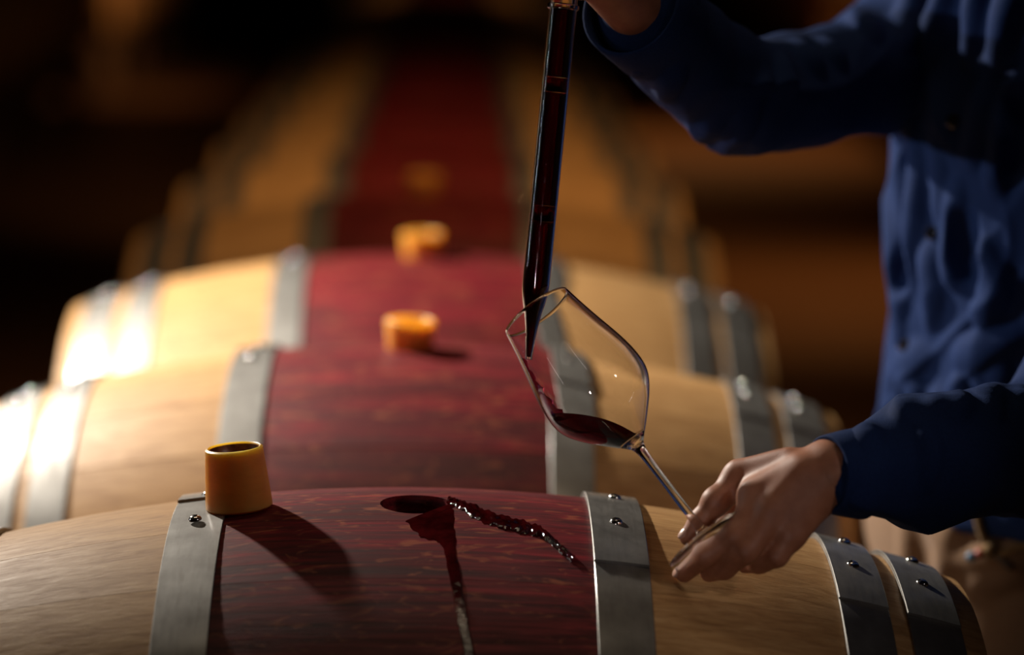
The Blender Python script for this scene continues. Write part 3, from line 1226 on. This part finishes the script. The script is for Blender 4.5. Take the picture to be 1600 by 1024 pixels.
# ---- head details
for s in (1, -1):
    e = hd + sd * s * 0.032 + fd * 0.078 + Vector((0, 0, 0.012))
    v, f = lathe([(0, -0.0115), (0.008, -0.008), (0.0115, 0), (0.008, 0.008), (0, 0.0115)], 20)
    eye = child('eye', mesh('eye', [Vector(q) + e for q in v], f, True), M_EYE)
    v, f = lathe([(0, 0.0006), (0.005, 0.0)], 18)
    mi = frame_for(fd)
    link('iris', mesh('iris', [mi @ Vector(q) + e + fd * 0.0112 for q in v], f, True), M_IRIS, eye)
    pts = [hd + sd * s * x + fd * y + Vector((0, 0, z)) for x, y, z in ((0.014, 0.097, 0.032), (0.032, 0.092, 0.037), (0.050, 0.078, 0.032))]
    v, f = tube(pts, [0.003, 0.004, 0.002], 8)
    child('eyebrow', mesh('eyebrow', v, f, True), M_HAIR)
pts = [hd + sd * x + fd * y + Vector((0, 0, -0.055)) for x, y in ((-0.024, 0.084), (-0.012, 0.092), (0, 0.095), (0.012, 0.092), (0.024, 0.084))]
v, f = tube(pts, [0.002, 0.0055, 0.006, 0.0055, 0.002], 10)
child('mouth', mesh('mouth', v, f, True), M_LIP)
hair = Field((0.34, 2.35, 1.58), (0.64, 2.63, 1.88), 0.005)
hair.ball(hd - fd * 0.012 + Vector((0, 0, 0.045)), 0.094, 0.01, (1.0, 0.97, 1.05))
hair.ball(hd + fd * 0.085 - Vector((0, 0, 0.03)), 0.085, 0.01, cut=True)
hair.ball(hd - Vector((0, 0, 0.10)), 0.09, 0.01, cut=True)
child('hair', poly_mesh('hair', [hair.mesh('hair')]), M_HAIR)

# ---- shirt
TORSO = [(1.02, 0.545, 2.615, 0.176, 0.130), (1.08, 0.543, 2.605, 0.172, 0.127), (1.18, 0.538, 2.585, 0.168, 0.124), (1.28, 0.534, 2.560, 0.172, 0.124),
         (1.38, 0.532, 2.540, 0.180, 0.118), (1.45, 0.528, 2.530, 0.165, 0.100), (1.50, 0.522, 2.52, 0.11, 0.080), (1.525, 0.52, 2.515, 0.070, 0.068)]


def shirt_field(h):
    s = Field((0.02, 1.95, 0.98), (0.86, 2.95, 1.60), h)
    s.loft(TORSO, SD, FD)
    s.chain([r_sh, r_mid, r_el], [0.066, 0.051, 0.0465], 0.012)
    s.chain([r_el, P(1060, 78, 2.31), P(1012, 30, 2.253)], [0.0465, 0.0435, 0.0395], 0.008)
    s.cone((0.455, 2.61, 1.485), (0.575, 2.42, 1.49), 0.074, 0.074, 0.03)
    s.chain([l_sh, l_el], [0.066, 0.060], 0.03)
    s.chain([l_el, l_mid, P(1335, 741, 2.040)], [0.060, 0.0435, 0.0290], 0.025)
    return s


base = shirt_field(0.008)
bp, bf = base.mesh('shirt')
BV = BVHTree.FromPolygons([Vector(q) for q in bp], bf)


def on_shirt(px, py):
    d = (M3 @ Vector(((px - 800) / F, (512 - py) / F, -1))).normalized()
    loc, nor, _, _ = BV.ray_cast(CAM, d)
    if loc is None:
        return None, None
    if nor.dot(d) > 0:
        nor = -nor
    return loc, nor


sh = shirt_field(0.0032)


def fold(pix, r=0.010, sink=0.004, k=0.016):
    r, sink, k = r * 0.85, sink * 0.85, k * 0.85
    pts = []
    for x, y in smooth_path(pix, 4):
        q, n = on_shirt(x, y)
        if q is not None:
            pts.append((q - n * sink, n))
    for i in range(len(pts) - 1):
        m = len(pts) - 1
        t0, t1 = math.sin(PI * (0.12 + 0.76 * i / m)), math.sin(PI * (0.12 + 0.76 * (i + 1) / m))
        if (pts[i][0] - pts[i + 1][0]).length < 0.08:
            sh.cone(pts[i][0], pts[i + 1][0], r * t0, r * t1, k)


def groove(pix, r=0.007, lift=0.002, k=0.012):
    r, lift = r * 0.8, lift + 0.001
    pts = []
    for x, y in smooth_path(pix, 4):
        q, n = on_shirt(x, y)
        if q is not None:
            pts.append(q + n * lift)
    for a, b in zip(pts, pts[1:]):
        if (a - b).length < 0.08:
            sh.cone(a, b, r, r, k, cut=True)


fold([(1390, 215), (1391, 300), (1398, 390), (1408, 460), (1410, 545)], 0.013, 0.006)
fold([(1434, 205), (1440, 280), (1432, 350), (1420, 420), (1411, 480)], 0.012, 0.004)
fold([(1466, 225), (1472, 290), (1468, 340)], 0.008, 0.003)
fold([(1455, 385), (1456, 420), (1462, 460), (1452, 510)], 0.009, 0.003)
fold([(1500, 290), (1494, 340), (1493, 415), (1512, 436)], 0.009, 0.002)
fold([(1530, 380), (1549, 415), (1558, 455), (1540, 500)], 0.010, 0.003)
fold([(1540, 130), (1530, 190), (1522, 250)], 0.010, 0.004)
fold([(1588, 120), (1580, 180), (1570, 240), (1560, 290)], 0.011, 0.003)
fold([(1416, 560), (1428, 600), (1450, 620)], 0.009, 0.004)
fold([(1500, 560), (1540, 545), (1590, 520)], 0.012, 0.004)
fold([(1395, 600), (1420, 570), (1450, 545)], 0.010, 0.005)
groove([(1410, 230), (1411, 310), (1417, 390), (1412, 440)], 0.012, 0.003)
groove([(1508, 345), (1512, 395), (1516, 420)], 0.014, 0.004)
groove([(1590, 160), (1598, 220), (1590, 270)], 0.012, 0.004)
# sleeve wrinkles
for pix, r in (([(1505, 590), (1500, 625), (1490, 650)], 0.008), ([(1532, 580), (1545, 615), (1550, 650)], 0.008), ([(1572, 565), (1560, 600), (1545, 630)], 0.009), ([(1470, 612), (1462, 640)], 0.007),
               ([(1420, 632), (1412, 655)], 0.005), ([(1590, 575), (1600, 640)], 0.009), ([(1350, 658), (1356, 700)], 0.004), ([(1440, 640), (1452, 700), (1450, 760)], 0.006)):
    fold(pix, r, 0.002, 0.012)
for pix, r in (([(1030, 165), (1040, 130), (1048, 105)], 0.006), ([(985, 120), (1000, 100)], 0.006), ([(1090, 225), (1115, 180)], 0.007), ([(1130, 240), (1160, 190), (1200, 120)], 0.008),
               ([(1180, 235), (1215, 150), (1225, 95)], 0.008), ([(1290, 60), (1310, 100)], 0.009), ([(1250, 70), (1275, 110)], 0.008), ([(1340, 30), (1360, 60)], 0.010), ([(1432, -40), (1424, 10), (1412, 70)], 0.013), ([(1482, -40), (1472, 15), (1455, 85)], 0.013), ([(1535, -40), (1524, 20), (1508, 95)], 0.013), ([(1585, -30), (1570, 30), (1556, 90)], 0.012)):
    fold(pix, r, 0.002, 0.014)
sp_, sf_ = sh.mesh('shirt')
shirt_me = poly_mesh('shirt', [(sp_, sf_)])
# loose cloth: low uneven swell along the normals
co = np.empty(len(shirt_me.vertices) * 3)
shirt_me.vertices.foreach_get('co', co)
co = co.reshape(-1, 3)
no = np.empty(len(shirt_me.vertices) * 3)
shirt_me.vertices.foreach_get('normal', no)
no = no.reshape(-1, 3)
wv = np.zeros(len(co))
for fx, fy, fz, ph, am in ((38, 22, 9, 0.4, 0.0016), (61, -40, 17, 1.7, 0.0011), (-27, 55, 31, 2.9, 0.0010), (90, 70, -40, 0.9, 0.0006), (20, -14, 60, 4.0, 0.0008)):
    wv += am * np.sin(co @ np.array([fx, fy, fz]) + ph + 1.3 * np.sin(co @ np.array([13., -9., 21.])))
ta = co @ np.array([0.88, -0.47, 0.0])
zc_ = co[:, 2]
warp = 0.9 * np.sin(co @ np.array([9., 6., 13.])) + 0.6 * np.sin(co @ np.array([-17., 11., 22.]) + 1.0)
amp = np.clip(0.5 + 0.8 * np.sin(co @ np.array([21., -13., 17.]) + 2.0), 0, 1)
amp2 = np.clip(0.5 + 0.8 * np.sin(co @ np.array([-15., 19., 25.]) + 0.3), 0, 1)
wv += 0.0042 * amp * (1 - np.abs(np.sin(42 * ta + 13 * zc_ + 1.6 * warp))) ** 1.6
wv += 0.0036 * amp2 * (1 - np.abs(np.sin(36 * ta - 24 * zc_ + 1.9 * warp + 0.8))) ** 1.8
co = co + no * wv[:, None]
shirt_me.vertices.foreach_set('co', co.ravel())
shirt_me.update()
shirt = child('shirt', shirt_me, M_SHIRT)
shirt['label'] = 'navy long-sleeved button shirt'
SV = BVHTree.FromPolygons([Vector(q) for q in co], [tuple(p.vertices) for p in shirt_me.polygons])


def cuff(a, b, r0, r1):
    """The stitched band at a sleeve's end."""
    d = (b - a).normalized()
    L = (b - a).length
    m = frame_for(d)
    v, f = lathe([(r0, 0), (r0 + 0.0012, 0.001), ((r0 + r1) / 2 + 0.0016, L * 0.5), (r1 + 0.0012, L - 0.001), (r1, L), (r1 - 0.002, L - 0.0005), (r0 - 0.002, 0.0005)], 40, closed=True)
    link('cuff', mesh('cuff', [m @ Vector(q) + a for q in v], f, True, 50), M_SHIRT, shirt)


cuff(P(1345, 740, 2.043), P(1290, 741, 2.0275), 0.0325, 0.0272)
cuff(P(1030, 45, 2.268), P(985, 8, 2.230), 0.0425, 0.0410)


def ray_shirt(px, py):
    d = (M3 @ Vector(((px - 800) / F, (512 - py) / F, -1))).normalized()
    return SV.ray_cast(CAM, d)[:2]


# placket strip along the buttons and the buttons themselves
def strip(pix, w, t, name, mat, parent, off=0.0):
    verts, faces = [], []
    pts = []
    for x, y in smooth_path(pix, 6):
        q, n = ray_shirt(x, y)
        if q is not None:
            pts.append((q, n))
    for i, (q, n) in enumerate(pts):
        a, b = pts[max(i - 1, 0)][0], pts[min(i + 1, len(pts) - 1)][0]
        tn = (b - a).normalized()
        s = tn.cross(n).normalized()
        for u, h in ((-1, -0.003), (-1, t), (0, t + 0.0004), (1, t), (1, -0.003)):
            verts.append(q + s * (w * u + off) + n * h)
    m = 5
    for i in range(len(pts) - 1):
        for k in range(m):
            k2 = (k + 1) % m
            faces.append((i * m + k, i * m + k2, (i + 1) * m + k2, (i + 1) * m + k))
    return link(name, mesh(name, verts, faces, True, 60), mat, parent)


v, f = lathe([(0.0, 0.0012), (0.0032, 0.0012), (0.0040, 0.0022), (0.0055, 0.0022), (0.0064, 0.0012), (0.0062, 0.0), (0, 0)], 28)
BUT = mesh('button', v, f, True, 35)
BUT.materials.append(M_BUTTON)
for x, y in ((1490, 190), (1457, 364), (1414, 540)):
    q, n = ray_shirt(x, y)
    if q is None:
        continue
    b = link('button', BUT, None, shirt)
    n = (n + Vector((0.2, -0.5, 0.1))).normalized()
    b.location = q + n * 0.0006
    b.rotation_euler = n.to_track_quat('Z', 'Y').to_euler()
v, f = tube([Vector((0.52, 2.515, 1.522)) + Vector((0.078 * (math.cos(a) * SD[0] + math.sin(a) * FD[0]), 0.078 * (math.cos(a) * SD[1] + math.sin(a) * FD[1]), 0.012 - 0.02 * math.sin(a))) for a in np.linspace(PI / 2 + 0.25, PI / 2 + 2 * PI - 0.25, 30)], 0.013, 12)
link('collar', mesh('collar', v, f, True), M_SHIRT, shirt)

# ---- trousers
tr = Field((0.30, 2.36, 0.03), (0.76, 2.92, 1.09), 0.005)
tr.loft([(0.80, 0.527, 2.640, 0.168, 0.118), (0.92, 0.525, 2.635, 0.170, 0.124), (1.0, 0.527, 2.630, 0.168, 0.124), (1.055, 0.528, 2.622, 0.160, 0.116)], SD, FD)
for s in (1, -1):
    hip = Vector((0.525, 2.64, 0.86)) + sd * s * 0.082
    knee = hip + Vector((0.012, 0, -0.38))
    ank = Vector((hip.x + 0.02, hip.y, 0.095))
    tr.chain([hip, knee, ank], [0.090, 0.072, 0.060], 0.03)
trp, trf = tr.mesh('trousers')
TV = BVHTree.FromPolygons([Vector(q) for q in trp], trf)


def on_trousers(px, py):
    d = (M3 @ Vector(((px - 800) / F, (512 - py) / F, -1))).normalized()
    loc, nor, _, _ = TV.ray_cast(CAM, d)
    if loc is not None and nor.dot(d) > 0:
        nor = -nor
    return loc, nor


def tr_fold(pix, r, sink):
    pts = [on_trousers(x, y) for x, y in smooth_path(pix, 4)]
    pts = [q - n * sink for q, n in pts if q is not None]
    for a, b in zip(pts, pts[1:]):
        tr.cone(a, b, r, r, 0.012)


tr_fold([(1418, 800), (1420, 860), (1418, 900)], 0.010, 0.006)
tr_fold([(1490, 820), (1482, 860), (1480, 890)], 0.009, 0.003)
tr_fold([(1450, 800), (1470, 835), (1495, 850)], 0.008, 0.004)
tr_fold([(1500, 880), (1550, 870), (1598, 862)], 0.010, 0.003)
tr_fold([(1520, 915), (1560, 900), (1598, 890)], 0.009, 0.004)
trousers = child('trousers', poly_mesh('trousers', [tr.mesh('trousers')]), M_TROUSERS)
trousers['label'] = 'khaki drawstring trousers'


def drape(pix, r, name, mat, lift):
    pts = []
    for x, y in smooth_path(pix, 6):
        q, n = on_trousers(x, y)
        if q is None:
            continue
        pts.append(q + n * lift)
    v, f = tube(pts, r, 10)
    o = link(name, mesh(name, v, f, True), mat, trousers)
    return o


try:
    drape([(1530, 770), (1536, 800), (1544, 832), (1554, 856)], 0.0042, 'drawstring', M_CORD, 0.012)
    drape([(1554, 856), (1574, 862), (1592, 853), (1616, 850)], 0.0042, 'drawstring', M_CORD, 0.011)
    drape([(1558, 858), (1574, 872), (1588, 884)], 0.0042, 'drawstring', M_SHOE, 0.011)
    q, n = on_trousers(1556, 857)
    for dx, r, mt, nm in ((0.0, 0.008, M_CORD, 'knot'), (-0.009, 0.0052, simple('red_bead', (0.35, 0.05, 0.03), 0.25), 'bead'), (-0.0165, 0.005, simple('blue_bead', (0.08, 0.18, 0.3), 0.25), 'bead')):
        v, f = lathe([(0, -r), (r * 0.7, -r * 0.7), (r, 0), (r * 0.7, r * 0.7), (0, r)], 16)
        o = link(nm, mesh(nm, [Vector(p) * 1.0 + q + n * 0.013 + Vector((dx, 0, dx * 0.35)) for p in v], f, True), mt, trousers)
except Exception as e_:
    print('drawstring', e_)

# ---- shoes
for s in (1, -1):
    hip = Vector((0.525, 2.64, 0.86)) + sd * s * 0.082
    a = Vector((hip.x + 0.02, hip.y, 0.0))
    fl = Field((a.x - 0.30, a.y - 0.22, 0.0), (a.x + 0.16, a.y + 0.16, 0.16), 0.005)
    fl.cone(a - fd * 0.045 + Vector((0, 0, 0.055)), a + fd * 0.15 + Vector((0, 0, 0.045)), 0.040, 0.036, 0.02)
    fl.cone(a + Vector((0, 0, 0.055)), a + Vector((0, 0, 0.095)), 0.044, 0.046, 0.02)
    shoe = child('shoe', poly_mesh('shoe', [fl.mesh('shoe')]), M_SHOE)
    bm = bmesh.new()
    v, f = lathe([(0.040, 0.0), (0.043, 0.004), (0.043, 0.014), (0.040, 0.018)], 32)
    pts = []
    for x, y, z in v:
        e = 2.4 if x > 0 else 1.6
        pts.append(a + fd * (x * (4.2 if x > 0 else 2.1)) + sd * y + Vector((0, 0, z)))
    link('sole', mesh('sole', pts, f, True, 40), M_SOLE, shoe)
